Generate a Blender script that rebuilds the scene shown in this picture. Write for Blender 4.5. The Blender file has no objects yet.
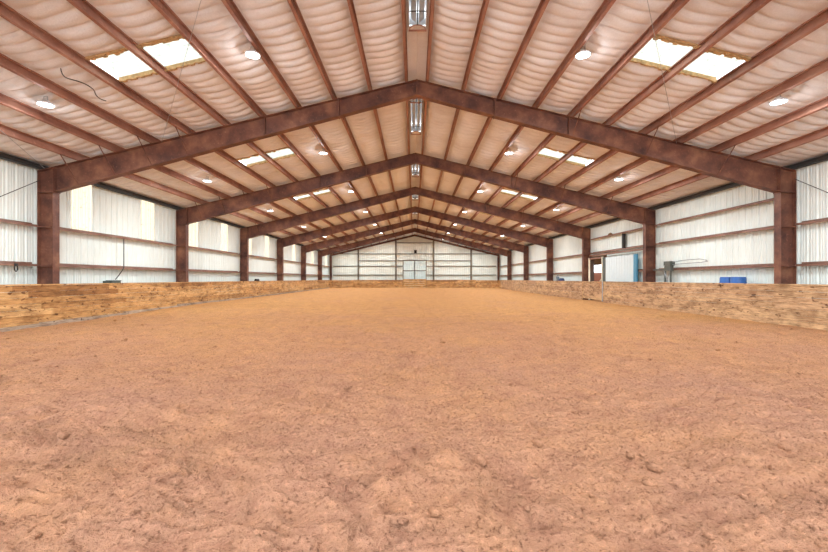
import bpy, math, random
import numpy as np
random.seed(7)
COL = bpy.context.scene.collection
R = math.radians

# ------------------------------------------------------------------ layout (metres)
BAY = 7.62
F = [5.57 + BAY*i for i in range(7)]          # 5.57, 13.19 ... 51.3
Y0, Y1 = -2.0, 58.9                            # open near end, far gable
W = 12.28                                      # side wall sheet
WI = 11.60                                     # inner face of columns
CO = 12.10                                     # outer face of columns
SL = 0.24                                      # roof slope
ZR = 7.80                                      # rafter top at ridge
ZP = 8.03                                      # roof liner plane at ridge
KX = 11.45                                     # kick wall face
KH = 1.28
def rtop(x): return ZR - SL*abs(x)
def rbot(x): return 7.31 - 0.2664*abs(x)
def liner(x): return ZP - SL*abs(x)
PUR = [0.33 + 1.163*k for k in range(10)]
ORD = ['nearest','second','third','fourth','fifth','sixth','seventh','eighth','ninth','tenth']
def smooth(a, b, v):
    t = np.clip((v-a)/(b-a), 0, 1); return t*t*(3-2*t)

# ------------------------------------------------------------------ materials
def mat(name):
    m = bpy.data.materials.new(name); m.use_nodes = True
    nt = m.node_tree; nt.nodes.clear()
    out = nt.nodes.new('ShaderNodeOutputMaterial')
    return m, nt, out
def N(nt, t, **kw):
    n = nt.nodes.new(t)
    for k, v in kw.items():
        if k in n.inputs: n.inputs[k].default_value = v
        else: setattr(n, k, v)
    return n
def ramp(nt, fac, stops):
    r = nt.nodes.new('ShaderNodeValToRGB')
    e = r.color_ramp.elements
    e[0].position, e[0].color = stops[0][0], (*stops[0][1], 1)
    e[1].position, e[1].color = stops[-1][0], (*stops[-1][1], 1)
    for p, c in stops[1:-1]:
        k = e.new(p); k.color = (*c, 1)
    nt.links.new(fac, r.inputs[0]); return r.outputs[0]
def noise(nt, scale, detail=4, rough=.55, vec=None, stretch=None, dist=0):
    tc = nt.nodes.new('ShaderNodeNewGeometry')
    v = tc.outputs['Position']
    if stretch:
        mp = nt.nodes.new('ShaderNodeMapping'); mp.inputs['Scale'].default_value = stretch
        nt.links.new(v, mp.inputs[0]); v = mp.outputs[0]
    n = nt.nodes.new('ShaderNodeTexNoise')
    n.inputs['Scale'].default_value = scale; n.inputs['Detail'].default_value = detail
    n.inputs['Roughness'].default_value = rough; n.inputs['Distortion'].default_value = dist
    nt.links.new(v, n.inputs['Vector']); return n.outputs[0]
def mixc(nt, fac, a, b, mode='MIX'):
    m = nt.nodes.new('ShaderNodeMix'); m.data_type = 'RGBA'; m.blend_type = mode
    for s, v in ((m.inputs[0], fac), (m.inputs[6], a), (m.inputs[7], b)):
        if isinstance(v, (int, float)): s.default_value = v
        elif isinstance(v, tuple): s.default_value = (*v, 1)
        else: nt.links.new(v, s)
    return m.outputs[2]
def bump(nt, h, strength, dist):
    b = nt.nodes.new('ShaderNodeBump'); b.inputs['Strength'].default_value = strength
    b.inputs['Distance'].default_value = dist
    nt.links.new(h, b.inputs['Height']); return b.outputs[0]
def principled(nt, out, color, rough=.6, metal=0, normal=None, spec=.5):
    p = nt.nodes.new('ShaderNodeBsdfPrincipled')
    if isinstance(color, tuple): p.inputs['Base Color'].default_value = (*color, 1)
    else: nt.links.new(color, p.inputs['Base Color'])
    if isinstance(rough, (int, float)): p.inputs['Roughness'].default_value = rough
    else: nt.links.new(rough, p.inputs['Roughness'])
    p.inputs['Metallic'].default_value = metal
    p.inputs['Specular IOR Level'].default_value = spec
    if normal: nt.links.new(normal, p.inputs['Normal'])
    nt.links.new(p.outputs[0], out.inputs[0]); return p
def steel(name, lo, mid, hi, scale=2.2, rough=.55, spec=.4):
    m, nt, out = mat(name)
    n1 = noise(nt, scale, 5, .6); n2 = noise(nt, scale*9, 4, .6)
    c = ramp(nt, n1, [(.32, lo), (.5, mid), (.68, hi)])
    spk = ramp(nt, n2, [(.60, (0, 0, 0)), (.74, (1, 1, 1))])
    fx = nt.nodes.new('ShaderNodeMath'); fx.operation = 'MULTIPLY'; fx.inputs[1].default_value = .30
    nt.links.new(spk, fx.inputs[0])
    c = mixc(nt, fx.outputs[0], c, tuple(min(1, v*2.0+.04) for v in hi))
    principled(nt, out, c, rough, 0, bump(nt, n2, .15, .01), spec)
    return m
def plain(name, c, rough=.6, metal=0, var=.12, scale=6, spec=.4):
    m, nt, out = mat(name)
    n = noise(nt, scale, 4, .6)
    col = ramp(nt, n, [(.3, tuple(v*(1-var) for v in c)), (.7, tuple(min(1, v*(1+var)) for v in c))])
    principled(nt, out, col, rough, metal, None, spec)
    return m
M = {}
M['frame'] = steel('red_oxide_frame_steel', (.060,.022,.017), (.14,.052,.032), (.25,.110,.060), 1.6)
M['purlin'] = steel('red_oxide_purlin_steel', (.21,.090,.060), (.33,.155,.108), (.42,.23,.165), 1.1)
M['girt'] = steel('weathered_girt_steel', (.16,.075,.05), (.25,.13,.09), (.33,.20,.15), 1.4)
M['endgirt'] = steel('olive_grey_girt_steel', (.10,.075,.05), (.15,.12,.08), (.20,.17,.12), 1.4)
M['galv'] = plain('galvanised_metal', (.42,.43,.43), .35, .7)
M['vent'] = plain('bright_galvanised_vent_sheet', (.62,.66,.68), .4, .15)
M['grey'] = plain('grey_paint', (.09,.095,.08), .5)
M['dark'] = plain('dark_metal', (.03,.028,.027), .6)
M['white_housing'] = plain('white_lamp_housing', (.75,.77,.8), .4)
M['blue'] = plain('blue_plastic', (.035,.13,.40), .4)
M['blue_trim'] = plain('blue_painted_trim', (.07,.25,.38), .5)
M['navy'] = plain('navy_fabric', (.03,.06,.16), .85)
M['lightblue'] = plain('pale_blue_plastic', (.25,.38,.55), .6)
M['black_rubber'] = plain('black_rubber', (.02,.018,.018), .8)
M['nest'] = plain('straw_and_mud', (.16,.09,.045), .95)
M['cream'] = plain('cream_painted_wood', (.72,.66,.52), .6)
M['door_white'] = plain('white_door_sheet', (.62,.69,.69), .45, var=.03)
M['door_pale'] = plain('pale_blue_white_door_sheet', (.66,.78,.76), .5, var=.04)
M['leanto'] = plain('dark_timber', (.05,.03,.022), .8)
M['redwood'] = plain('red_brown_fence_timber', (.22,.07,.035), .8)
M['tan'] = plain('torn_insulation_edge', (.50,.34,.17), .9, var=.35, scale=14)

def sheet(name, c, stain=.1):
    m, nt, out = mat(name)
    n = noise(nt, .8, 5, .6, stretch=(1, 1, .25)); n2 = noise(nt, 14, 3, .6, stretch=(1, 1, .15))
    c1 = ramp(nt, n, [(.3, tuple(v*(1-stain) for v in c)), (.65, c)])
    c2 = ramp(nt, n2, [(.3, (.93,.92,.90)), (.6, (1, 1, 1))])
    principled(nt, out, mixc(nt, 1.0, c1, c2, 'MULTIPLY'), .5, 0, None, .35)
    return m
M['wall'] = sheet('white_corrugated_sheet', (.79,.84,.79))
M['endwall'] = sheet('white_gable_sheet', (.80,.82,.74))

# quilted white roof insulation facing
m, nt, out = mat('white_vinyl_roof_insulation')
n = noise(nt, .5, 5, .65); n2 = noise(nt, 30, 3, .6); n3 = noise(nt, 7, 4, .6, stretch=(.5, 3, 1))
c = ramp(nt, n, [(.25, (.64,.59,.56)), (.5, (.77,.755,.755)), (.75, (.82,.82,.83))])
c = mixc(nt, .5, c, ramp(nt, n2, [(.3, (.85,.82,.8)), (.7, (1, 1, 1))]), 'MULTIPLY')
add = nt.nodes.new('ShaderNodeMath'); add.operation = 'ADD'
nt.links.new(n2, add.inputs[0]); nt.links.new(n3, add.inputs[1])
principled(nt, out, c, .55, 0, bump(nt, add.outputs[0], .35, .02), .3)
M['liner'] = m

# translucent fibreglass panel
def translucent(name, c, t=.6):
    m, nt, out = mat(name)
    n = noise(nt, 9, 6, .75); sp = ramp(nt, n, [(.36, tuple(v*.62 for v in c)), (.44, c)])
    d = nt.nodes.new('ShaderNodeBsdfDiffuse'); tr = nt.nodes.new('ShaderNodeBsdfTranslucent')
    mx = nt.nodes.new('ShaderNodeMixShader'); mx.inputs[0].default_value = t
    wv = nt.nodes.new('ShaderNodeTexWave'); wv.bands_direction = 'Y'; wv.inputs['Scale'].default_value = 2.0; wv.inputs['Distortion'].default_value = .6
    gp = nt.nodes.new('ShaderNodeNewGeometry'); nt.links.new(gp.outputs['Position'], wv.inputs[0])
    sp = mixc(nt, 1.0, sp, ramp(nt, wv.outputs['Fac'], [(.05, (.72,.76,.76)), (.35, (1, 1, 1))]), 'MULTIPLY')  # corrugation shading painted into the sheet colour as soft stripes
    nt.links.new(sp, d.inputs[0]); nt.links.new(sp, tr.inputs[0])
    nt.links.new(d.outputs[0], mx.inputs[1]); nt.links.new(tr.outputs[0], mx.inputs[2])
    nt.links.new(mx.outputs[0], out.inputs[0]); return m
M['skylight'] = translucent('translucent_skylight_sheet', (.37,.385,.33), .55)
M['panel'] = translucent('translucent_wall_sheet', (.64,.60,.47), .6)

# wood planks
def wood(name, a, b, c_):
    m, nt, out = mat(name)
    g = nt.nodes.new('ShaderNodeNewGeometry')
    gr = noise(nt, 3.0, 6, .65, stretch=(1.2, .9, 14), dist=.6)
    blot = noise(nt, 1.7, 5, .6, stretch=(1, 1, 2.5)); knots = noise(nt, 4.5, 2, .5, stretch=(1, 1.0, 2.2))
    base = ramp(nt, g.outputs['Random Per Island'], [(0, a), (.35, b), (.7, c_), (1, tuple(.5*(p+q) for p, q in zip(a, b)))])
    gcol = ramp(nt, gr, [(.36, (.50,.42,.35)), (.5, (.92,.90,.87)), (.62, (1.1,1.1,1.1))])
    col = mixc(nt, .9, base, gcol, 'MULTIPLY')
    col = mixc(nt, .8, col, ramp(nt, blot, [(.36, (.48,.42,.38)), (.56, (1, 1, 1))]), 'MULTIPLY')
    col = mixc(nt, .9, col, ramp(nt, knots, [(.30, (.22,.13,.08)), (.38, (1, 1, 1))]), 'MULTIPLY')
    principled(nt, out, col, .75, 0, bump(nt, gr, .3, .01), .25)
    return m
M['wood_left'] = wood('golden_kick_planks', (.36,.17,.06), (.62,.34,.13), (.70,.42,.18))
M['wood_right'] = wood('pale_weathered_kick_planks', (.50,.30,.17), (.60,.38,.21), (.68,.45,.24))
M['footing'] = wood('dusty_grey_sill_board', (.36,.27,.20), (.44,.34,.25), (.50,.39,.29))

# dirt
m, nt, out = mat('reddish_brown_arena_dirt')
n1 = noise(nt, .30, 5, .65); n2 = noise(nt, 2.6, 6, .65); n3 = noise(nt, 32, 4, .75); n4 = noise(nt, 110, 3, .7)
geo = nt.nodes.new('ShaderNodeNewGeometry'); sx = nt.nodes.new('ShaderNodeSeparateXYZ')
nt.links.new(geo.outputs['Position'], sx.inputs[0])
mr = nt.nodes.new('ShaderNodeMapRange'); mr.inputs[1].default_value = 1; mr.inputs[2].default_value = 19
nt.links.new(sx.outputs[1], mr.inputs[0])
ad = nt.nodes.new('ShaderNodeMath'); ad.operation = 'MULTIPLY_ADD'; ad.inputs[1].default_value = 1.6
nt.links.new(n1, ad.inputs[0])
sb = nt.nodes.new('ShaderNodeMath'); sb.operation = 'ADD'; sb.inputs[1].default_value = -.8
nt.links.new(mr.outputs[0], sb.inputs[0]); nt.links.new(sb.outputs[0], ad.inputs[2])
c = ramp(nt, ad.outputs[0], [(0, (.53,.275,.170)), (.45, (.57,.288,.148)), (1, (.62,.320,.125))])
c = mixc(nt, .8, c, ramp(nt, n2, [(.34, (.84,.78,.80)), (.5, (1, 1, 1)), (.66, (1.12,1.10,1.02))]), 'MULTIPLY')
c = mixc(nt, .8, c, ramp(nt, n3, [(.36, (.38,.32,.29)), (.44, (.93,.92,.92)), (.58, (1.04,1.04,1.04)), (.66, (1.35,1.35,1.35))]), 'MULTIPLY')  # relief shade put into the colour: dark in bump hollows, pale on crests
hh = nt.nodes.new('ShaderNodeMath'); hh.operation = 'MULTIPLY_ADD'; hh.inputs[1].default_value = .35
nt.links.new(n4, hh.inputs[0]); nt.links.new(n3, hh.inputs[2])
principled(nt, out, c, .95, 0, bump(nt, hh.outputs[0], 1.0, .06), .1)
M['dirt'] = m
M['clod'] = plain('dirt_clod', (.45,.25,.16), .95, var=.25, scale=20, spec=.1)
def emis(name, c, s):
    m, nt, out = mat(name)
    e = nt.nodes.new('ShaderNodeEmission'); e.inputs[0].default_value = (*c, 1); e.inputs[1].default_value = s
    nt.links.new(e.outputs[0], out.inputs[0]); return m
M['lens'] = emis('lit_lamp_lens', (.93,.97,1), 14)

# ------------------------------------------------------------------ mesh helpers
class MB:
    def __init__(s): s.v = []; s.f = []
    def add(s, vs, fs):
        o = len(s.v); s.v += [tuple(v) for v in vs]; s.f += [tuple(i+o for i in f) for f in fs]; return s
    def box(s, x0, x1, y0, y1, z0, z1):
        return s.add([(x0,y0,z0),(x1,y0,z0),(x1,y1,z0),(x0,y1,z0),(x0,y0,z1),(x1,y0,z1),(x1,y1,z1),(x0,y1,z1)],
                     [(3,2,1,0),(4,5,6,7),(0,1,5,4),(1,2,6,5),(2,3,7,6),(3,0,4,7)])
    def prism(s, pts, axis, a, b):
        """pts: 2D outline; axis 'y' -> pts are (x,z); 'x' -> pts are (y,z); 'z' -> (x,y)"""
        n = len(pts)
        def P(p, t):
            return {'y': (p[0], t, p[1]), 'x': (t, p[0], p[1]), 'z': (p[0], p[1], t)}[axis]
        vs = [P(p, a) for p in pts] + [P(p, b) for p in pts]
        fs = [tuple(range(n)), tuple(range(2*n-1, n-1, -1))]
        fs += [(i, i+n, (i+1) % n + n, (i+1) % n) for i in range(n)]
        return s.add(vs, fs)
    def tube(s, pts, r, n=8):
        from mathutils import Vector
        pts = [Vector(p) for p in pts]; vs = []; fs = []
        for i, p in enumerate(pts):
            d = (pts[min(i+1, len(pts)-1)] - pts[max(i-1, 0)]).normalized()
            up = Vector((0,0,1)) if abs(d.z) < .9 else Vector((1,0,0))
            a = d.cross(up).normalized(); b = d.cross(a)
            rr = r[i] if isinstance(r, (list, tuple)) else r
            vs += [tuple(p + a*rr*math.cos(2*math.pi*k/n) + b*rr*math.sin(2*math.pi*k/n)) for k in range(n)]
        for i in range(len(pts)-1):
            for k in range(n):
                fs.append((i*n+k, i*n+(k+1) % n, (i+1)*n+(k+1) % n, (i+1)*n+k))
        fs += [tuple(range(n-1, -1, -1)), tuple(range((len(pts)-1)*n, len(pts)*n))]
        return s.add(vs, fs)
    def lathe(s, prof, n=20, c=(0,0,0)):
        vs = []; fs = []
        for r, z in prof:
            vs += [(c[0]+r*math.cos(2*math.pi*k/n), c[1]+r*math.sin(2*math.pi*k/n), c[2]+z) for k in range(n)]
        m = len(prof)
        for i in range(m-1):
            for k in range(n):
                fs.append((i*n+k, i*n+(k+1) % n, (i+1)*n+(k+1) % n, (i+1)*n+k))
        fs += [tuple(range(n-1, -1, -1)), tuple(range((m-1)*n, m*n))]
        return s.add(vs, fs)
    def build(s, name, material, parent=None, smooth_=False, origin=None):
        me = bpy.data.meshes.new(name)
        vs = s.v
        if origin: vs = [(v[0]-origin[0], v[1]-origin[1], v[2]-origin[2]) for v in vs]
        me.from_pydata(vs, [], s.f); me.materials.append(material)
        if smooth_: me.polygons.foreach_set('use_smooth', [True]*len(me.polygons))
        me.update()
        o = bpy.data.objects.new(name, me); COL.objects.link(o)
        if origin: o.location = origin
        if parent: o.parent = parent
        return o
def empty(name, loc=(0,0,0)):
    o = bpy.data.objects.new(name, None); o.empty_display_size = .2; COL.objects.link(o); o.location = loc; return o
def tag(o, label=None, cat=None, group=None, kind=None):
    if label: o['label'] = label
    if cat: o['category'] = cat
    if group: o['group'] = group
    if kind: o['kind'] = kind
    return o
def child(mb, name, material, root, smooth_=False):
    """mb is in world coordinates; root is unrotated"""
    L = root.location
    par = root
    o = mb.build(name, material, None, smooth_, tuple(L)); o.location = (0,0,0); o.parent = root
    return o
def sub(mb, name, material, part, root):
    o = child(mb, name, material, root); o.parent = part; return o
def copy_tree(o, parent=None):
    c = o.copy(); COL.objects.link(c)
    if parent: c.parent = parent
    for ch in list(o.children): copy_tree(ch, c)
    return c
def grid(name, X, Y, Z, material, mask=None, smooth_=True):
    """X,Y,Z 2D arrays"""
    h, w = X.shape
    co = np.stack([X, Y, Z], -1).reshape(-1, 3).astype(np.float32)
    idx = np.arange(h*w).reshape(h, w)
    q = np.stack([idx[:-1,:-1], idx[:-1,1:], idx[1:,1:], idx[1:,:-1]], -1).reshape(-1, 4)
    if mask is not None: q = q[mask.reshape(-1)]
    me = bpy.data.meshes.new(name)
    me.vertices.add(len(co)); me.vertices.foreach_set('co', co.ravel())
    me.loops.add(q.size); me.loops.foreach_set('vertex_index', q.ravel().astype(np.int32))
    me.polygons.add(len(q)); me.polygons.foreach_set('loop_start', np.arange(0, q.size, 4, dtype=np.int32))
    me.polygons.foreach_set('use_smooth', np.full(len(q), smooth_))
    me.materials.append(material); me.update(calc_edges=True); me.validate()
    o = bpy.data.objects.new(name, me); COL.objects.link(o); return o
_rng = np.random.RandomState(3)
_tab = _rng.rand(256, 256)
def vn(x, y):
    xi = np.floor(x).astype(int); yi = np.floor(y).astype(int)
    fx = x-xi; fy = y-yi; fx = fx*fx*(3-2*fx); fy = fy*fy*(3-2*fy)
    g = lambda a, b: _tab[a & 255, b & 255]
    return (g(xi,yi)*(1-fx)+g(xi+1,yi)*fx)*(1-fy) + (g(xi,yi+1)*(1-fx)+g(xi+1,yi+1)*fx)*fy - .5
def fbm(x, y, o=4, p=.5):
    s = 0; a = 1
    for i in range(o):
        s = s + a*vn(x*2**i + 17*i, y*2**i + 31*i); a *= p
    return s

# ------------------------------------------------------------------ floor
def ground_base(x, y):
    left = .13*smooth(11, 23, y) + .07*smooth(23, 57, y)
    right = .17*smooth(30, 57, y)
    t = smooth(-6, 6, x)
    return left*(1-t) + right*t
ys = [Y0]
while ys[-1] < Y1:
    y = ys[-1]
    ys.append(y + (.06 if y < 1.2 else max(.022, y*y/(410*1.44)*.75)))
ys = np.array(ys); xs = np.arange(-12.3, 12.301, .03)
X, Y = np.meshgrid(xs, ys)
wx = X + .5*fbm(X*.9+40, Y*.9, 3); wy = Y + .5*fbm(X*.9, Y*.9+70, 3)
H = .070*fbm(wx*.9, wy*1.5, 3)
rid = 1 - np.abs(2*fbm(wx*1.0+9, wy*2.1+3, 3))            # scraped ridges running across
H += .040*np.clip(rid-.72, 0, 1)*2
dep = fbm(wx*2.2+5, wy*3.0+50, 2); H -= .055*np.clip(dep-.22, 0, 1)*2.2   # hoof hollows
ter = fbm(wx*.75+13, wy*1.35+8, 3)*9; tf = ter-np.floor(ter)
msk = np.clip(.5+2.2*fbm(X*.8+60, Y*.8+11, 2), 0, 1)
H += .060*msk*(smooth(.0, .13, tf) - tf)
ter = fbm(wx*2.1+33, wy*3.2+28, 2)*7; tf = ter-np.floor(ter)
H += .034*(1-msk*.6)*(smooth(.0, .2, tf) - tf)
H += .040*fbm(X*5, Y*8, 3) + .020*fbm(X*17, Y*21, 2)
cl = fbm(X*11+3, Y*12+7, 2); H += .05*np.clip(cl-.36, 0, 1)
edge = smooth(10.6, 11.4, np.abs(X))
H = H*(1-.7*edge) * (1 - .35*smooth(10, 30, Y)) + ground_base(X, Y) - .01
H = np.clip(H, -.2, 5)
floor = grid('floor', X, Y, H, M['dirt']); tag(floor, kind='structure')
def gz(x, y):
    i = min(len(ys)-1, int(np.searchsorted(ys, y))); j = min(len(xs)-1, int((x+12.3)/.03)); return float(H[i, j])

mb = MB()
import bmesh
bm = bmesh.new(); bmesh.ops.create_icosphere(bm, subdivisions=1, radius=1)
iv = [v.co.copy() for v in bm.verts]; ifc = [tuple(v.index for v in f.verts) for f in bm.faces]; bm.free()
for i in range(5200):
    y = 1.6 + 15*random.random()**1.5; x = random.uniform(-1, 1)*min(11, y*1.05+1)
    s = random.choice([.005,.006,.008,.012]) * (1+random.random()) * (2.4 if random.random() < .05 else 1)
    z = gz(x, y); sq = random.uniform(.5, .9); a = random.random()*6.28
    ca, sa = math.cos(a), math.sin(a); ex = random.uniform(1, 1.7)
    vs = []
    for v in iv:
        k = random.uniform(.75, 1.2)*s; px, py = v.x*k*ex, v.y*k
        vs.append((x+px*ca-py*sa, y+px*sa+py*ca, z+v.z*k*sq+s*.2))
    mb.add(vs, ifc)
o = mb.build('dirt_clods', M['dirt'], None, True)
tag(o, 'loose clods and crumbs of reddish dirt scattered over the arena footing', 'dirt clods', kind='stuff')

g = MB().box(-60, 60, -30, 130, -.32, -.22).build('ground', M['dirt']); tag(g, kind='structure')

g = MB().box(-14, 14, -24, Y0-.05, -.2, -.02).build('unseen_bounce_apron_1', plain('pale_bounce_concrete', (.62,.62,.60), .8), None); tag(g, kind='structure')  # unseen pale apron, added outside the open end to bounce daylight onto the ceiling
# ------------------------------------------------------------------ ceiling liner with openings
SKY_Y = [F[i]+3.45 for i in range(7)]      # each skylight strip starts here, 0.95 deep
SKX = (PUR[4]+.03, PUR[6]-.03)
VENT_Y = [F[i]+1.7 for i in range(7)]      # ridge vents, 3.35 long
SKY_END = .95; VL = 3.35; VX = .21
half = [0, .11, .21, .33]
for k in range(9):
    for j in range(1, 8): half.append(PUR[k] + (PUR[k+1]-PUR[k])*j/7)
half += [11.1, 11.4, 11.7, 12.0, W]
half = np.array(half)
yl = [Y0]
while yl[-1] < Y1: yl.append(yl[-1] + (.033 if yl[-1] < 21 else .055 if yl[-1] < 37 else .09))
yl = np.array(yl); yl[-1] = Y1
for sgn, side in ((-1, 'left'), (1, 'right')):
    X, Y = np.meshgrid(half, yl)
    t = np.clip((X-.33)/1.163, 0, 10); gap = np.floor(np.clip(t, 0, 9.999)); fr = t-gap
    env = np.sin(math.pi*np.clip(fr, 0, 1))**.85; env[X <= .331] = 0; env[X >= 12.2] = 0
    for y in SKY_Y:
        dy_ = np.maximum(np.maximum(y-Y, Y-y-SKY_END), 0); dx_ = np.maximum(np.maximum(SKX[0]-X, X-SKX[1]), 0)
        env *= smooth(.03, .30, np.maximum(dy_, dx_*3))
    ph = .16*fbm(gap*3.7+X*.7+20*sgn, Y*.8, 2)
    yy = (Y+ph)/.335
    b = np.abs(np.sin(math.pi*yy))**.45
    amp = .026 + .03*(vn(gap*5.1+9*sgn, np.floor(yy)*.37)+.5)
    Z = liner(X) - env*(.012 + amp*b*2.7 + .03*fbm(X*1.2, Y*1.1+5*sgn, 3))
    xc = .5*(half[:-1]+half[1:])[None, :]; yc = .5*(yl[:-1]+yl[1:])[:, None]
    mask = np.ones((len(yl)-1, len(half)-1), bool)
    for y in SKY_Y: mask &= ~((xc > SKX[0]) & (xc < SKX[1]) & (yc > y) & (yc < y+SKY_END))
    for y in VENT_Y: mask &= ~((xc < VX) & (yc > y) & (yc < y+VL))
    o = grid('ceiling_'+side, X*sgn, Y, Z, M['liner'], mask); tag(o, kind='structure')

# skylights (windows in the roof)
wn = 0
def corr_y(x0, x1, y0, y1, z_fn, pitch=.16, amp=.018):
    """sheet corrugated along y between x0..x1"""
    n = max(8, int((y1-y0)/pitch*4)); v = []; f = []
    for i in range(n+1):
        y = y0+(y1-y0)*i/n; dz = amp*math.sin(2*math.pi*(y-y0)/pitch)
        v += [(x0, y, z_fn(x0)+dz), (x1, y, z_fn(x1)+dz)]
    f = [(2*i, 2*i+1, 2*i+3, 2*i+2) for i in range(n)]
    return MB().add(v, f)
for sgn in (-1, 1):
    for i, y in enumerate(SKY_Y):
        wn += 1
        a, b = sgn*SKX[0], sgn*SKX[1]
        zf = lambda x: liner(x)+.055
        root = empty('window_%d' % wn, (sgn*sum(SKX)/2, y+.475, liner(sum(SKX)/2)+.055)); tag(root, kind='structure')
        child(corr_y(a, b, y-.1, y+SKY_END+.1, zf), 'translucent_sheet', M['skylight'], root)
        # torn insulation edges
        e = MB()
        for yy in (y-.005, y+SKY_END+.01):
            n = 26
            for k in range(n):
                xa = a+(b-a)*k/n; xb = a+(b-a)*(k+1)/n; j = random.uniform(0, .035)
                e.prism([(xa, liner(xa)-.03-j), (xb, liner(xb)-.03-j), (xb, liner(xb)+.05), (xa, liner(xa)+.05)], 'y', yy-(.07 if yy < y else .01), yy+(.01 if yy < y else .03)+j)
        child(e, 'insulation_edge', M['tan'], root)

# outer wall and roof corners: corrugated wall sheets
def prof(y0, y1, depth=.035):
    pts = []; y = y0; k = math.floor(y0/.3048)
    pts.append((y0, 0))
    base = k*.3048
    while base < y1:
        for off, d in ((.0,0),(.03,1),(.07,1),(.10,0),(.155,0),(.165,.3),(.18,.3),(.19,0),(.235,0),(.245,.3),(.26,.3),(.27,0)):
            p = base+off
            if y0 < p < y1: pts.append((p, d*depth))
        base += .3048
    pts.append((y1, 0)); return pts
def side_sheet(sgn, y0, y1, z0, z1, off=0):
    p = prof(y0, y1); v = []
    for y, d in p: v += [(sgn*(W+off+d), y, z0), (sgn*(W+off+d), y, z1)]
    return MB().add(v, [(2*i, 2*i+2, 2*i+3, 2*i+1) for i in range(len(p)-1)])
ZW = liner(W)+.02
strips = []
for f in F:
    for a in (1.38, 5.10):
        if f+a+.95 < Y1: strips.append((f+a, f+a+.95))
ml = side_sheet(-1, Y0, Y1, -.25, 3.14)
y = Y0
for a, b in strips:
    s = side_sheet(-1, y, a, 3.14, ZW); ml.add(s.v, s.f); y = b
s = side_sheet(-1, y, Y1, 3.14, ZW); ml.add(s.v, s.f)
tag(ml.build('wall_left', M['wall']), kind='structure')
for a, b in strips:
    wn += 1
    o = side_sheet(-1, a-.04, b+.04, 3.12, ZW, .012).build('window_%d' % wn, M['panel']); tag(o, kind='structure')
DY0, DY1, DZ = 26.3, 28.16, 2.98
mr_ = side_sheet(1, Y0, DY0, -.25, ZW)
s = side_sheet(1, DY1, Y1, -.25, ZW); mr_.add(s.v, s.f)
s = side_sheet(1, DY0, DY1, DZ, ZW); mr_.add(s.v, s.f)
tag(mr_.build('wall_right', M['wall']), kind='structure')
# far gable
DX0, DX1, DTOP = -1.60, 1.60, 4.0
p = prof(-W, W); me_ = MB()
def gable(x0, x1, zb):
    pp = prof(x0, x1)
    if x0 < 0 < x1: pp = sorted(pp+[(0.0005, 0)])
    v = []
    for x, d in pp: v += [(x, Y1+d, zb), (x, Y1+d, liner(x)+.03)]
    me_.add(v, [(2*i, 2*i+1, 2*i+3, 2*i+2) for i in range(len(pp)-1)])
gable(-W, DX0, -.25); gable(DX0, DX1, DTOP); gable(DX1, W, -.25)
tag(me_.build('wall_far', M['endwall']), kind='structure')

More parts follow.
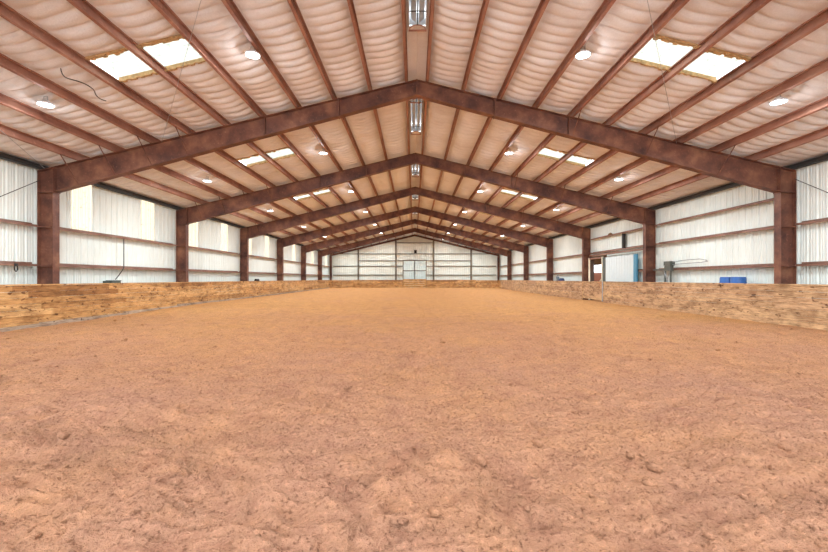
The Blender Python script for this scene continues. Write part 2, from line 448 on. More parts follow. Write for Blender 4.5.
# ------------------------------------------------------------------ rigid frames
def plate(mb, p0, p1, y0, y1, t):
    """flange strip following line p0->p1 in xz, thickness t downward normal"""
    dx, dz = p1[0]-p0[0], p1[1]-p0[1]; L = math.hypot(dx, dz); nx, nz = dz/L*t, -dx/L*t
    if nz > 0: nx, nz = -nx, -nz
    mb.prism([p0, p1, (p1[0]+nx, p1[1]+nz), (p0[0]+nx, p0[1]+nz)], 'y', y0, y1)
FW = .125
def build_frame(y, label):
    root = empty('roof_frame', (0, y, 0)); tag(root, label, 'steel frame', 'rigid frames of the building')
    for s, side in ((-1, 'left'), (1, 'right')):
        # column
        c = MB()
        zt = rtop(CO)
        c.box(*sorted((s*WI, s*(WI+.018))), y-FW, y+FW, -.15, rbot(WI)+.0)
        c.box(*sorted((s*(CO-.018), s*CO)), y-FW, y+FW, -.15, zt-.02)
        c.prism([(s*(WI+.01), -.15), (s*(CO-.01), -.15), (s*(CO-.01), rtop(CO-.01)-.02), (s*(WI+.01), rtop(WI+.01)-.02)], 'y', y-.008, y+.008)
        c.box(*sorted((s*(WI+.01), s*(CO-.01))), y-FW, y+FW, rbot(WI)-.02, rbot(WI))
        plate(c, (s*(WI+.0), rtop(WI)), (s*CO, rtop(CO)), y-FW, y+FW, .02)
        # girt clips on the web
        for z in (1.83, 3.08):
            c.box(*sorted((s*(WI+.08), s*(CO-.02))), y-FW, y-.008, z, z+.035)
        child(c, 'column', M['frame'], root)
        # base plate
        child(MB().box(*sorted((s*(WI-.04), s*(CO+.04))), y-.17, y+.17, -.17, -.15), 'base_plate', M['frame'], root)
        # rafter
        r = MB()
        xa, xb = .02, WI-.0
        r.prism([(s*xa, rtop(xa)-.01), (s*xb, rtop(xb)-.01), (s*xb, rbot(xb)+.01), (s*xa, rbot(xa)+.01)], 'y', y-.008, y+.008)
        plate(r, (s*xa, rtop(xa)), (s*xb, rtop(xb)), y-FW, y+FW, .018)
        plate(r, (s*xa, rbot(xa)+.018), (s*xb, rbot(xb)+.018), y-FW, y+FW, .018)
        for x in (4.85,):
            r.prism([(s*(x-.006), rtop(x)-.02), (s*(x+.006), rtop(x)-.02), (s*(x+.006), rbot(x)+.02), (s*(x-.006), rbot(x)+.02)], 'y', y-FW, y+FW)
        raf = child(r, 'rafter', M['frame'], root)
        # knee end plate with bolts
        e = MB().box(*sorted((s*(WI-.022), s*WI)), y-FW-.01, y+FW+.01, rbot(WI)-.03, rtop(WI)+.0)
        for k in range(7):
            zz = rbot(WI)+.05+k*.105
            for dy in (-.085, .085):
                e.box(*sorted((s*(WI-.045), s*(WI-.02))), y+dy-.014, y+dy+.014, zz-.014, zz+.014)
        child(e, 'knee_plate', M['frame'], root)
        # flange braces
        for x in ((PUR[9], PUR[8], PUR[7], PUR[6]) if s < 0 else (PUR[8], PUR[6], PUR[4])):
            b = MB().tube([(s*x, y-.78, rtop(x)+.0), (s*x, y-FW+.01, rbot(x)+.04)], .016, 6)
            sub(b, 'flange_brace', M['frame'], raf, root)
    for x in (-2.5, 0, 2.5):
        e = MB().box(x-.02, x+.02, y-FW-.005, y+FW+.005, rbot(x)-.02, rtop(x)+.002)
        child(e, 'splice_plate', M['frame'], root)
    return root
far = {0:'brown steel portal frame directly above the foreground, before the first visible one',
       1:'largest brown steel portal frame, the nearest one crossing the whole picture',
       2:'second brown steel portal frame from the camera', 3:'third brown steel portal frame from the camera',
       4:'fourth brown steel portal frame from the camera', 5:'fifth brown steel portal frame from the camera',
       6:'sixth brown steel portal frame, last before the far wall'}
f0 = build_frame(F[0], far[0])
for i in range(1, 7):
    c = copy_tree(f0); c.location.y = F[i]; c['label'] = far[i]
# gable rake frame
root = empty('end_portal_frame', (0, Y1-.25, 0)); tag(root, 'thin brown rafter frame against the far gable wall', 'steel frame')
for s in (-1, 1):
    r = MB(); yy = Y1-.25
    r.prism([(0, ZR), (s*12.1, rtop(12.1)), (s*12.1, rtop(12.1)-.24), (0, ZR-.24)], 'y', yy-.008, yy+.008)
    plate(r, (0, ZR), (s*12.1, rtop(12.1)), yy-.09, yy+.09, .016); plate(r, (0, ZR-.24), (s*12.1, rtop(12.1)-.24), yy-.09, yy+.09, .016)
    child(r, 'rafter', M['frame'], root)
    c = MB().box(*sorted((s*11.85, s*11.87)), yy-.1, yy+.1, -.15, rtop(11.85)-.24)
    c.box(*sorted((s*12.08, s*12.1)), yy-.1, yy+.1, -.15, rtop(12.1)-.24); c.box(*sorted((s*11.85, s*12.1)), yy-.008, yy+.008, -.15, rtop(12.1)-.24)
    child(c, 'column', M['frame'], root)

# ------------------------------------------------------------------ purlins
def zsec(w=.058, h=.205, t=.008, lip=.028):
    # Z outline in local (u along slope, v up)
    return [(-w, 0), (t/2, 0), (t/2, h-t), (w, h-t), (w, h-t-lip), (w+t, h-t-lip), (w+t, h), (-t/2, h), (-t/2, t), (-w+0, t), (-w, t+lip), (-w-t, t+lip), (-w-t, 0)]
on = ['first','second','third','fourth','fifth','sixth','seventh','eighth','ninth','tenth']
for s, side in ((-1, 'left'), (1, 'right')):
    for k, x in enumerate(PUR):
        th = math.atan(SL)
        pts = []
        for u, v in zsec():
            u = -u; u2 = u*math.cos(th)+v*math.sin(th); v2 = -u*math.sin(th)+v*math.cos(th)
            pts.append((s*(x+u2-.02), rtop(x-.02)+.012+v2))
        o = MB().prism(pts, 'y', Y0, Y1-.02).build('roof_purlin', M['purlin'], None, False, (s*x, 0, rtop(x)))
        lab = ('long brown roof purlin on the %s slope, %s from the ridge' % (side, on[k])) if k else 'long brown ridge purlin running along the %s side of the roof peak' % side
        tag(o, lab, 'purlin', 'roof purlins')
    z = rtop(12.1)
    m_ = MB().box(*sorted((s*12.0, s*12.012)), Y0, Y1-.36, z+.06, z+.18).box(*sorted((s*12.0, s*12.2)), Y0, Y1-.36, z+.06, z+.07).box(*sorted((s*12.0, s*12.2)), Y0, Y1-.36, z+.18, z+.19)
    o = m_.build('eave_strut', M['dark'], None, False, (s*12.1, 0, z)); tag(o, 'dark brown eave strut along the top of the %s wall' % side, 'beam', 'eave struts')

# ------------------------------------------------------------------ side wall girts
def girt(s, y0, y1, z):
    return MB().box(*sorted((s*12.05, s*12.26)), y0, y1, z, z+.008).box(*sorted((s*12.05, s*12.058)), y0, y1, z-.062, z+.008)\
        .box(*sorted((s*12.252, s*12.26)), y0, y1, z, z+.07).box(*sorted((s*12.058, s*12.075)), y0, y1, z-.062, z-.056)
bays = [(Y0, F[0])] + [(F[i], F[i+1]) for i in range(6)] + [(F[6], Y1-.3)]
bname = ['beside the camera, in front of all visible columns', 'in the nearest bay, cut by the picture edge'] + \
        ['between the %s and %s columns' % (on[i], on[i+1]) for i in range(5)] + ['between the last column and the far corner']
for s, side in ((-1, 'left'), (1, 'right')):
    for b, (a, c) in enumerate(bays):
        rows = [(1.90, 'lower'), (3.15 if s < 0 else 3.20, 'upper')]
        if s > 0 and b in (2, 3): rows[1] = (3.20, 'middle'); rows.append((4.15, 'top'))
        for z, nm in rows:
            y0, y1 = a+FW+.01, c-FW-.01
            if s > 0 and b == 3 and nm == 'lower': y1 = DY0-.12
            o = girt(s, y0, y1, z).build('wall_girt', M['girt'], None, False, (s*12.15, (y0+y1)/2, z))
            if s > 0 and b == 3 and nm == 'lower': lab = 'short lower brown girt behind the white sliding door on the right wall'
            else: lab = '%s brown girt on the %s wall, %s' % (nm, side, bname[b])
            tag(o, lab, 'girt', 'wall girts')

# end wall posts and girts
ex = [-8.07, -2.69, 2.72, 8.10]
ewn = ['far left', 'centre left', 'centre right', 'far right']
for i, x in enumerate(ex):
    y = Y1-.16
    m_ = MB().box(x-.11, x+.11, y-.09, y-.078, -.15, rtop(x)-.26).box(x-.11, x+.11, y+.078, y+.09, -.15, rtop(x)-.26).box(x-.006, x+.006, y-.08, y+.08, -.15, rtop(x)-.26)
    tag(m_.build('gable_column', M['endgirt'], None, False, (x, y, 0)), 'slim dark column on the far gable wall, %s of the four' % ewn[i], 'column', 'gable wall columns')
xs_ = [-11.8]+ex+[11.8]
def eg(x0, x1, z, lab):
    m_ = MB().box(x0, x1, Y1-.14, Y1-.12, z-.07, z+.03).box(x0, x1, Y1-.14, Y1, z+.02, z+.03)
    tag(m_.build('gable_girt', M['endgirt'], None, False, ((x0+x1)/2, Y1-.1, z)), lab, 'girt', 'gable wall girts')
sp = ['left outer', 'left inner', 'centre', 'right inner', 'right outer']
for i in range(5):
    x0, x1 = xs_[i]+.11, xs_[i+1]-.11
    for z, nm in ((2.0, 'lowest'), (3.27, 'second lowest'), (4.05, 'mid-height'), (5.03, 'high')):
        if z == 4.05 and i in (0, 4): continue
        if z == 5.03 and i in (0, 4): x0, x1 = (xs_[i]+.12, xs_[i+1]-.12)
        if i == 2 and z < 4:
            eg(x0, DX0-.12, z, '%s dark girt stub left of the far double door' % nm)
            eg(DX1+.12, x1, z, '%s dark girt stub right of the far double door' % nm)
            continue
        eg(x0, x1, z, '%s dark girt in the %s panel of the far gable wall' % (nm, sp[i]))
eg(xs_[2]+.12, xs_[3]-.12, 6.62, 'topmost dark girt just under the peak of the far gable wall')

# far double sliding door
root = empty('door_1', (0, Y1-.17, 0)); tag(root, kind='structure')
for x0, x1 in ((DX0, -.03), (.03, DX1)):
    d = MB(); pp = prof(x0, x1, .02); v = []
    for x, dd in pp: v += [(x, Y1-.17+dd, .02), (x, Y1-.17+dd, DTOP)]
    d.add(v, [(2*i, 2*i+1, 2*i+3, 2*i+2) for i in range(len(pp)-1)])
    child(d, 'door_leaf', M['door_pale'], root)
fr = MB().box(DX0-.1, DX0, Y1-.22, Y1-.1, 0, DTOP+.08).box(DX1, DX1+.1, Y1-.22, Y1-.1, 0, DTOP+.08).box(DX0-.1, DX1+.1, Y1-.22, Y1-.1, DTOP, DTOP+.12)
child(fr, 'door_frame', M['endgirt'], root)
child(MB().box(-.05, .05, Y1-.22, Y1-.175, 0, DTOP), 'meeting_stile', M['grey'], root)
child(MB().box(DX0, DX1, Y1-.21, Y1-.175, 2.55, 2.65), 'cross_rail', M['endgirt'], root)

# loudspeaker on far wall
root = empty('loudspeaker', (.12, Y1-.32, 5.06)); tag(root, 'small black loudspeaker box on the far gable wall above the door', 'loudspeaker')
child(MB().prism([(Y1-.45, 5.08), (Y1-.16, 5.12), (Y1-.16, 5.56), (Y1-.40, 5.52)], 'x', -.06, .30), 'cabinet', M['dark'], root)
child(MB().prism([(Y1-.465, 5.11), (Y1-.45, 5.11), (Y1-.405, 5.49), (Y1-.42, 5.49)], 'x', -.03, .27), 'grille', M['black_rubber'], root)

# ------------------------------------------------------------------ right wall sliding door
root = empty('door_2', (12.0, 26, 0)); tag(root, kind='structure')
pnl = MB(); pp = prof(22.5, 25.85, .02); v = []
for y, dd in pp: v += [(11.99+dd, y, .1), (11.99+dd, y, 2.79)]
pnl.add(v, [(2*i, 2*i+2, 2*i+3, 2*i+1) for i in range(len(pp)-1)])
child(pnl, 'door_leaf', M['door_white'], root)
child(MB().box(11.95, 12.03, 22.18, 22.5, .1, 2.79), 'blue_door_edge', M['blue_trim'], root)
child(MB().box(11.95, 12.08, 21.0, 28.2, 2.97, 3.05), 'door_track', M['girt'], root)
child(MB().box(11.90, 11.98, 28.10, 28.20, 0, 2.86), 'door_jamb', M['cream'], root)
child(MB().box(11.98, 12.27, 28.12, 28.19, 0, 2.97), 'reveal_board', M['leanto'], root)
child(MB().box(11.96, 12.06, 26.28, 26.36, 0, 2.86), 'door_jamb', M['cream'], root)
child(MB().box(11.93, 12.06, 26.36, 28.10, 2.76, 2.86), 'door_header', M['girt'], root)
child(MB().box(11.99, 12.2, 25.86, 26.27, 0, 2.80), 'door_edge_channel', M['grey'], root)
tag(MB().box(12.06, 12.2, 23.8, 23.98, 3.22, 4.08).build('girt_strut', M['dark'], None, False, (12.1, 23.9, 3.2)),
    'short dark upright post between two girts above the white sliding door', 'post')
# lean-to and fence outside the doorway
m_ = MB().prism([(12.4, 3.55), (17.5, 3.0), (17.5, 2.75), (12.4, 3.3)], 'y', 24, 66)
root = empty('lean_to_roof', (15, 35, 0)); tag(root, 'dark lean-to roof seen outside through the right doorway', 'shed')
child(m_, 'roof_deck', M['leanto'], root)
p_ = MB()
for y in (36.5, 45.5, 55): child(MB().box(17.2, 17.4, y-.1, y+.1, -.25, 2.9), 'post', M['leanto'], root)
root = empty('yard_fence', (19, 42, -.22)); tag(root, 'red-brown board fence outside, seen low through the right doorway', 'fence')
b_ = MB()
for k in range(11): b_.box(19, 19.04+.01*(k % 2), 32, 66, -.12+k*.2, .08+k*.2)
child(b_, 'board_panel', M['redwood'], root)
child(MB().tube([(18.95, 40.5, 2.1), (18.95, 43.4, .3)], .06, 6), 'diagonal_rail', M['cream'], root)
for y in (32, 38, 44, 50, 56): child(MB().box(19.04, 19.16, y-.06, y+.06, -.22, 2.2), 'fence_post', M['redwood'], root)

# ------------------------------------------------------------------ kick wall
def planks(p0, p1, z0, z1, rows, inward, jitter=.012, seg=3.66, skip=None, r=random):
    """planked face along p0->p1 (xy) ; inward = unit normal toward the arena; islands per plank"""
    mb = MB(); dx, dy = p1[0]-p0[0], p1[1]-p0[1]; L = math.hypot(dx, dy); ux, uy = dx/L, dy/L
    hgt = (z1-z0)/rows
    for k in range(rows):
        t = -r.uniform(0, seg)
        while t < L:
            a = max(0, t); b = min(L, t+seg-.006)
            if b-a > .05:
                j = r.uniform(0, jitter); th = .04
                q = []
                for tt, n in ((a, j), (b, j), (b, j-th), (a, j-th)):
                    q.append((p0[0]+ux*tt+inward[0]*n, p0[1]+uy*tt+inward[1]*n))
                mb.prism(q, 'z', z0+k*hgt+r.uniform(.001, .004), z0+(k+1)*hgt-r.uniform(.001, .005))
            t += seg
    return mb
def cap(p0, p1, z, inward, a=.035, b=.11, h=.04):
    q = [(p0[0]+inward[0]*a, p0[1]+inward[1]*a), (p1[0]+inward[0]*a, p1[1]+inward[1]*a), (p1[0]-inward[0]*b, p1[1]-inward[1]*b), (p0[0]-inward[0]*b, p0[1]-inward[1]*b)]
    return MB().prism(q, 'z', z-h, z)
YC = 54.6; XC = 8.6; YE = 57.6
c45 = (math.hypot(KX-XC, YE-YC))
# left
root = empty('kick_wall', (-KX, 26, 0)); tag(root, 'golden-brown plank kick wall running along the left side of the arena', 'plank wall', 'arena kick walls')
child(planks((-KX, Y0), (-KX, YC), -.2, KH-.04, 8, (1, 0), .02), 'planks', M['wood_left'], root)
child(cap((-KX, Y0), (-KX, YC), KH, (1, 0)), 'cap_rail', M['wood_left'], root)
def foot():
    mb = MB(); y = Y0
    while y < YC:
        z = float(ground_base(np.array(-KX), np.array(y+2))); e = min(YC, y+3.6)
        mb.box(-KX+.02, -KX+.11+random.uniform(0, .02), y, e-.01, z-.1, z+.085+random.uniform(-.01, .012)); y = e
    return mb
child(foot(), 'sill_board', M['footing'], root)
# right
GY0, GY1 = 25.0, 28.1
root = empty('kick_wall', (KX, 12, 0)); tag(root, 'pale plank kick wall along the right side, nearest stretch up to the gate', 'plank wall', 'arena kick walls')
child(planks((KX, Y0), (KX, GY0), -.2, KH-.04, 8, (-1, 0), .01), 'planks', M['wood_right'], root)
child(cap((KX, Y0), (KX, GY0), KH, (-1, 0)), 'cap_rail', M['wood_right'], root)
root = empty('kick_wall', (KX, 41, 0)); tag(root, 'pale plank kick wall along the right side beyond the gate to the far corner', 'plank wall', 'arena kick walls')
child(planks((KX, GY1), (KX, YC), -.2, KH-.04, 8, (-1, 0), .01), 'planks', M['wood_right'], root)
child(cap((KX, GY1), (KX, YC), KH, (-1, 0)), 'cap_rail', M['wood_right'], root)
root = empty('arena_gate', (KX, 26.5, 0)); tag(root, 'flush plank gate with pale metal edge in the right kick wall below the doorway', 'gate')
child(planks((KX, GY0+.06), (KX, GY1-.06), .12, KH-.05, 6, (-1, 0), .008, 3.2), 'board_panel', M['wood_right'], root)
child(MB().tube([(KX-.04, GY0+.03, .05), (KX-.04, GY0+.03, KH)], .022), 'gate_stile', M['galv'], root)
child(MB().box(KX-.03, KX+.02, GY1-.06, GY1-.005, .05, KH-.05), 'gate_stile', M['wood_right'], root)
child(cap((KX, GY0+.06), (KX, GY1-.06), KH-.01, (-1, 0)), 'top_rail', M['wood_right'], root)
# far
root = empty('kick_wall', (-6, YE, 0)); tag(root, 'brown plank kick wall at the far end, left of the far gate', 'plank wall', 'arena kick walls')
n1_ = ((YE-YC)/c45, -(KX-XC)/c45)
child(planks((-KX, YC), (-XC, YE), 0, KH-.04, 6, n1_), 'angled_corner_planks', M['wood_left'], root)
child(planks((-XC, YE), (-1.65, YE), 0, KH-.04, 6, (0, -1)), 'planks', M['wood_left'], root)
child(cap((-XC, YE), (-1.65, YE), KH, (0, -1)), 'cap_rail', M['wood_left'], root)
root = empty('kick_wall', (6, YE, 0)); tag(root, 'brown plank kick wall at the far end, right of the far gate', 'plank wall', 'arena kick walls')
child(planks((KX, YC), (XC, YE), 0, KH-.04, 6, (-n1_[0], n1_[1])), 'angled_corner_planks', M['wood_left'], root)
child(planks((XC, YE), (1.65, YE), 0, KH-.04, 6, (0, -1)), 'planks', M['wood_left'], root)
child(cap((XC, YE), (1.65, YE), KH, (0, -1)), 'cap_rail', M['wood_left'], root)
root = empty('arena_gate', (0, YE, 0)); tag(root, 'low wooden rail gate at the far end, in front of the pale double door', 'gate')
for z in (.22, .52, .82, 1.12): child(MB().box(-1.6, 1.6, YE-.03, YE+.02, z, z+.275), 'rail', M['wood_left'], root)
for x in (-1.5, 1.5): child(MB().box(x-.07, x+.07, YE+.02, YE+.08, .2, 1.34), 'stile', M['wood_left'], root)

# ------------------------------------------------------------------ ridge vents
rv = None
for i, y in enumerate(VENT_Y):
    if rv is None:
        root = empty('ridge_vent', (0, y, liner(0))); rv = root
        zt = liner(0)
        t = MB()
        for s in (-1, 1):
            t.box(*sorted((s*VX, s*(VX+.012))), y, y+VL, liner(VX)-.10, zt+.13)
        for yy in (y, y+VL-.012): t.box(-VX, VX, yy, yy+.012, zt-.02, zt+.30)
        child(t, 'throat', M['vent'], root)
        for s in (-1, 1):
            fl = MB().prism([(s*.045, zt+.02), (s*.17, zt+.12), (s*.165, zt+.125), (s*.035, zt+.025)], 'y', y+.04, y+VL-.04)
            child(fl, 'damper', M['vent'], root)
        child(MB().tube([(0, y+.02, zt-.03), (0, y+VL-.02, zt-.03)], .014), 'operating_rod', M['dark'], root)
        for yy in (y+.35, y+VL-.6):
            child(MB().tube([(-VX, yy, zt-.05), (VX, yy, zt-.05)], .012, 6), 'cross_bar', M['dark'], root)
        for yy in (y+.05, y+VL-.03):
            ar = MB()
            ar.tube([(VX*math.cos(a), yy, zt-.16+.13*math.sin(a)) for a in [math.pi*k/10 for k in range(11)]], .014, 6)
            ar.box(-VX-.02, VX+.02, yy-.01, yy+.04, zt-.18, zt-.155)
            child(ar, 'end_hoop', M['purlin'], root)
        child(MB().prism([(-.5, zt+.30), (0, zt+.42), (.5, zt+.30), (.5, zt+.31), (0, zt+.43), (-.5, zt+.31)], 'y', y-.1, y+VL+.1), 'weather_hood', M['galv'], root)
        o = root
    else:
        o = copy_tree(rv); o.location.y = y
    tag(o, ['grey ridge vent cut off by the top edge of the picture', 'grey ridge vent just beyond the nearest portal frame', 'grey ridge vent just beyond the second portal frame',
            'grey ridge vent just beyond the third portal frame', 'grey ridge vent just beyond the fourth portal frame', 'grey ridge vent just beyond the fifth portal frame', 'grey ridge vent just beyond the sixth portal frame'][i], 'vent', 'ridge vents')

# ------------------------------------------------------------------ high bay lamps
def make_lamp():
    root = empty('high_bay_light', (0,0,0))
    MB().lathe([(.05, .10), (.08, .095), (.09, .06), (.14, .05), (.172, .03), (.178, 0), (.165, -.004)], 24).build('housing', M['white_housing'], root, True)
    MB().lathe([(.001, -.022), (.08, -.020), (.135, -.012), (.164, -.002), (.164, .004)], 24).build('lens', M['lens'], root, True)
    MB().tube([(-.05,0,.09), (-.04,0,.20), (.04,0,.20), (.05,0,.09)], .01, 6).build('hanging_bracket', M['galv'], root)
    return root
lamp0 = None
LP2 = bpy.data.lights.new('lamp_side_glow', 'POINT'); LP2.energy = 13; LP2.shadow_soft_size = .05; LP2.color = (.95, .97, 1)
LD = bpy.data.lights.new('lamp_glow', 'AREA'); LD.shape = 'DISK'; LD.size = .32; LD.energy = 215; LD.color = (.86, .94, 1)
LP = []
for bi in range(-1, 7):
    y = F[0]+BAY*bi+4.18
    for s in (-1, 1):
        for x in (3.93, 8.85 if s < 0 else 8.58): LP.append((bi, s, x, y))
lname = {-1:'overhead at the camera', 0:'in the roof bay nearest the viewer', 1:'between nearest and second portal frames', 2:'between second and third portal frames',
         3:'between third and fourth portal frames', 4:'between fourth and fifth portal frames', 5:'between fifth and sixth portal frames', 6:'beyond the sixth portal frame'}
for bi, s, x, y in LP:
    if lamp0 is None: lamp0 = make_lamp(); o = lamp0
    else: o = copy_tree(lamp0)
    z = rtop(x) - .10
    o.location = (s*x, y, z)
    tag(o, 'lit ceiling lamp on %s slope, %s row, %s' % ('left' if s < 0 else 'right', 'inner' if x < 5 else 'outer', lname[bi]), 'ceiling lamp', 'high bay lamps')
for o in [q for q in list(COL.objects) if q.name.startswith('high_bay_light')]:
    lo = bpy.data.objects.new('lamp_glow', LD); COL.objects.link(lo); lo.location = (0, 0, -.03); lo.parent = o
    lo = bpy.data.objects.new('lamp_side_glow', LP2); COL.objects.link(lo); lo.location = (0, 0, -.10); lo.parent = o

# ------------------------------------------------------------------ bracing rods, wires, small things
def rod(a, b, lab, r=.011, cat='brace rod'):
    from mathutils import Vector
    a = Vector(a); b = Vector(b); c = (a+b)/2
    o = MB().tube([a, b], r, 6).build('brace_rod', M['galv' if r < .01 else 'dark'], None, False, tuple(c)); tag(o, lab, cat, 'bracing rods')
rod((-12.02, 13.05, 4.57), (-12.02, 5.75, .05), 'thin dark diagonal brace rod across the left wall at the picture edge')
rod((12.02, 13.05, 4.62), (12.02, 5.75, .05), 'thin dark diagonal brace rod across the right wall at the picture edge')
rod((-8.15, 13.1, rtop(8.15)-.03), (-2.5, 5.65, rtop(2.5)-.03), 'thin roof brace rod crossing under the nearest left ceiling skylight', .006)
rod((8.3, 13.1, rtop(8.3)-.03), (2.75, 5.65, rtop(2.75)-.03), 'thin roof brace rod crossing under the nearest right ceiling skylight', .006)
rod((-11.9, 13.1, rtop(11.9)+.03), (-8.4, 5.65, rtop(8.4)-.03), 'thin roof brace rod near the eave in the nearest left bay', .008)
pts = []
for k in range(25):
    q = k/24; xx = 7.76+.10*math.sin(q*9)+.10*q; pts.append((-xx, 8.9+1.5*q, liner(xx)-.16-.05*math.sin(math.pi*q)-.02*math.sin(q*14)))
tag(MB().tube(pts, .012, 6).build('loose_wire', M['dark'], None, True, pts[12]), 'loose curling dark wire hanging from the ceiling left of the nearest left skylight', 'wire')
# conduit on left wall
tag(MB().tube([(-12.03, 16.87, 3.08), (-12.03, 16.87, 1.90), (-12.03, 16.8, 1.80), (-12.03, 16.55, 1.55), (-12.03, 16.4, 1.42)], .018, 6).build('conduit', M['dark'], None, False, (-12.03, 16.87, 1.9)),
    'dark cable dropping between girts on the left wall beyond the nearest column', 'cable')
root = empty('junction_box', (-12.0, 16.3, 1.33)); tag(root, 'flat grey box at the foot of the dark cable behind the left kick wall', 'box')
child(MB().box(-12.1, -12.02, 16.2, 16.4, -.1, 1.22), 'support_post', M['dark'], root)
child(MB().box(-12.27, -11.92, 16.05, 16.55, 1.22, 1.36), 'body', M['grey'], root); child(MB().box(-12.15, -11.91, 16.03, 16.57, 1.36, 1.38), 'lid', M['dark'], root)
# strap knob on near left girt
root = empty('hanging_strap', (-12.0, 12.3, 1.8)); tag(root, 'small dark strap bundle hanging from the lower girt at the left picture edge', 'strap')
child(MB().tube([(-12.03, 12.3+.05*math.cos(a), 1.76+.10*math.sin(a)) for a in [2*math.pi*k/12 for k in range(13)]], .016, 6), 'loop', M['black_rubber'], root, True)
child(MB().box(-12.05, -12.01, 12.26, 12.34, 1.82, 1.9), 'buckle', M['dark'], root)
# blue barrels behind the right kick wall
def barrel(x, y, z, label):
    root = empty('barrel', (x, y, z)); tag(root, label, 'barrel', 'blue barrels')
    h = .88; P = [(.20,0),(.235,.02),(.24,.12),(.25,.16),(.24,.2),(.24,.62),(.25,.66),(.24,.7),(.24,.82),(.225,h-.02),(.24,h),(.20,h),(.19,h-.03),(.01,h-.03)]
    MB().lathe(P, 24).build('drum', M['blue'], root, True)
    MB().lathe([(.03,h-.03),(.03,h),(.01,h)], 10, (.1,0,0)).build('bung', M['dark'], root)
    return root
pl = empty('pallet_stand', (11.83, 15.3, 0)); tag(pl, 'low timber stand under the blue barrels behind the right kick wall', 'stand')
child(MB().box(11.58, 12.06, 14.75, 15.85, .57, .63), 'top_board', M['wood_right'], pl)
for y in (14.8, 15.8): child(MB().box(11.6, 12.04, y-.04, y+.04, -.05, .57), 'leg', M['wood_right'], pl)
barrel(11.80, 15.03, .63, 'blue plastic barrel behind the right kick wall, nearer of the touching pair')
barrel(11.80, 15.56, .63, 'blue plastic barrel behind the right kick wall, farther of the touching pair')
# grey bracket frame on right wall
root = empty('metal_stand', (11.85, 19.3, 0)); tag(root, 'grey metal stand with crossed braces and a bent pipe loop beside the second right column', 'stand')
child(MB().box(11.78, 12.0, 19.0, 19.5, 2.06, 2.26).box(11.8, 11.98, 19.06, 19.44, 1.80, 2.06), 'head', M['grey'], root)
for y in (19.04, 19.46): child(MB().box(11.8, 11.86, y-.03, y+.03, -.1, 2.04), 'leg', M['grey'], root)
child(MB().tube([(11.79, 19.04, 1.0), (11.79, 19.46, 1.8)], .025, 6), 'cross_brace', M['galv'], root)
child(MB().tube([(11.79, 19.46, 1.0), (11.79, 19.04, 1.8)], .025, 6), 'cross_brace', M['galv'], root)
child(MB().tube([(11.9, 19.0, 2.22), (11.9, 18.0, 2.27), (11.9, 17.2, 2.27), (11.9, 16.8, 2.20), (11.9, 16.75, 2.16), (11.9, 17.1, 2.13), (11.9, 18.0, 2.12), (11.9, 19.0, 2.10)], .018, 6), 'bent_pipe_loop', M['galv'], root, True)
child(MB().box(11.86, 11.92, 19.48, 20.5, 1.84, 1.92), 'side_arm', M['grey'], root)
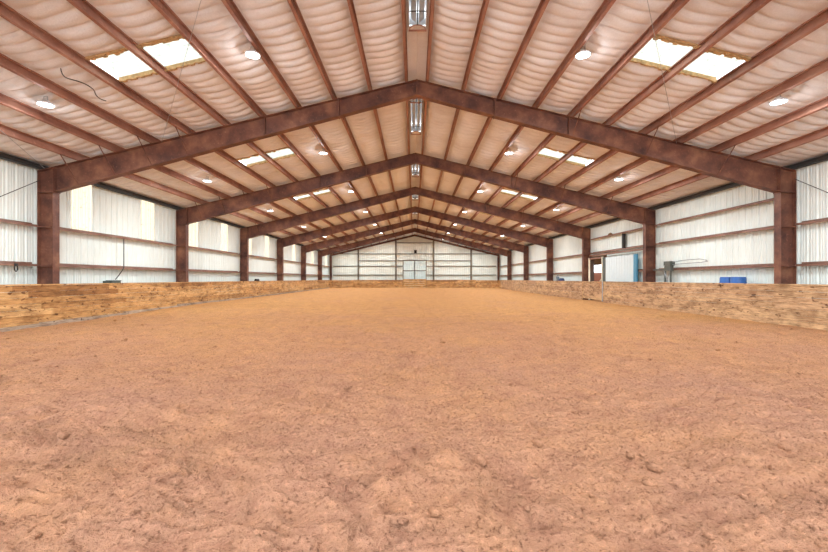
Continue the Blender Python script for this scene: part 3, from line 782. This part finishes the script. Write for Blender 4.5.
# bird nest, folded blankets, bucket
def lump(name, c, d, material, label, cat):
    bm = bmesh.new(); bmesh.ops.create_icosphere(bm, subdivisions=3, radius=1)
    me = bpy.data.meshes.new(name)
    for v in bm.verts:
        k = 1+.18*math.sin(5*v.co.x+c[1])*math.cos(4*v.co.y)+random.uniform(-.05, .05)
        v.co = (v.co.x*d[0]*k, v.co.y*d[1]*k, max(-.6, v.co.z)*d[2]*k)
    bm.to_mesh(me); bm.free(); me.materials.append(material)
    o = bpy.data.objects.new(name, me); COL.objects.link(o); o.location = c; tag(o, label, cat); return o
lump('bird_nest', (12.12, 25.5, 4.205), (.08, .22, .09), M['nest'], 'small brown bird nest on the top girt above the right doorway', 'nest')
def blanket(name, c, lx, ly, material, label, layers=3):
    root = empty(name, c); tag(root, label, 'blanket')
    for k in range(layers):
        w = lx*(1-.08*k); l = ly*(1-.1*k); z = c[2]+k*.05
        pts = []
        n = 10
        up = [(c[1]-l/2+l*i/n, z+.05+.01*math.sin(i*1.3+k)) for i in range(n+1)]
        dn = [(c[1]+l/2-l*i/n, z+.002) for i in range(n+1)]
        child(MB().prism(up+dn, 'x', c[0]-w/2, c[0]+w/2), 'fold', material, root)
    return root
blanket('folded_blanket', (-11.47, 29.7, KH), .16, .6, M['black_rubber'], 'dark folded blanket lying on the left kick wall beyond the third column', 3)
blanket('folded_blanket', (11.47, 32.1, KH), .16, .9, M['navy'], 'navy folded blanket lying on the right kick wall beyond the third column', 4)
root = empty('bucket', (11.47, 33.0, KH)); tag(root, 'pale blue bucket standing on the right kick wall beside the navy blanket', 'bucket')
child(MB().lathe([(.10,0),(.14,.34),(.15,.34),(.15,.36),(.13,.36),(.09,.02),(.01,.02)], 18, (11.47, 33.0, KH)), 'pail', M['lightblue'], root, True)
child(MB().tube([(11.47, 33.0+.145*math.cos(a), KH+.33+.12*math.sin(a)) for a in [math.pi*k/10 for k in range(11)]], .008, 6), 'handle', M['dark'], root)

# ------------------------------------------------------------------ world, daylight, camera
w = bpy.data.worlds.new('sky'); bpy.context.scene.world = w; w.use_nodes = True
bg = w.node_tree.nodes['Background']; bg.inputs[0].default_value = (.86,.93,1,1); bg.inputs[1].default_value = 5.0
sc = bpy.context.scene
sun = bpy.data.lights.new('sun', 'SUN'); sun.energy = 5; sun.angle = R(2); sun.color = (1, .97, .93)
so = bpy.data.objects.new('sun', sun); COL.objects.link(so); so.rotation_euler = (0, R(22), 0); so.location = (20, 0, 30)
cam = bpy.data.cameras.new('camera'); co = bpy.data.objects.new('camera', cam); COL.objects.link(co)
co.location = (-.09, 0, 1.44); co.rotation_euler = (R(90), 0, 0)
cam.sensor_width = 36; cam.lens = 410/828*36; cam.shift_y = 2.8/828; cam.clip_end = 500
sc.camera = co
sc.view_settings.view_transform = 'Standard'; sc.view_settings.look = 'None'
sc.view_settings.exposure = 0.12; sc.view_settings.gamma = 1
sc.cycles.use_denoising = True
sc.cycles.max_bounces = 8; sc.cycles.diffuse_bounces = 6
sc.cycles.sample_clamp_indirect = 8
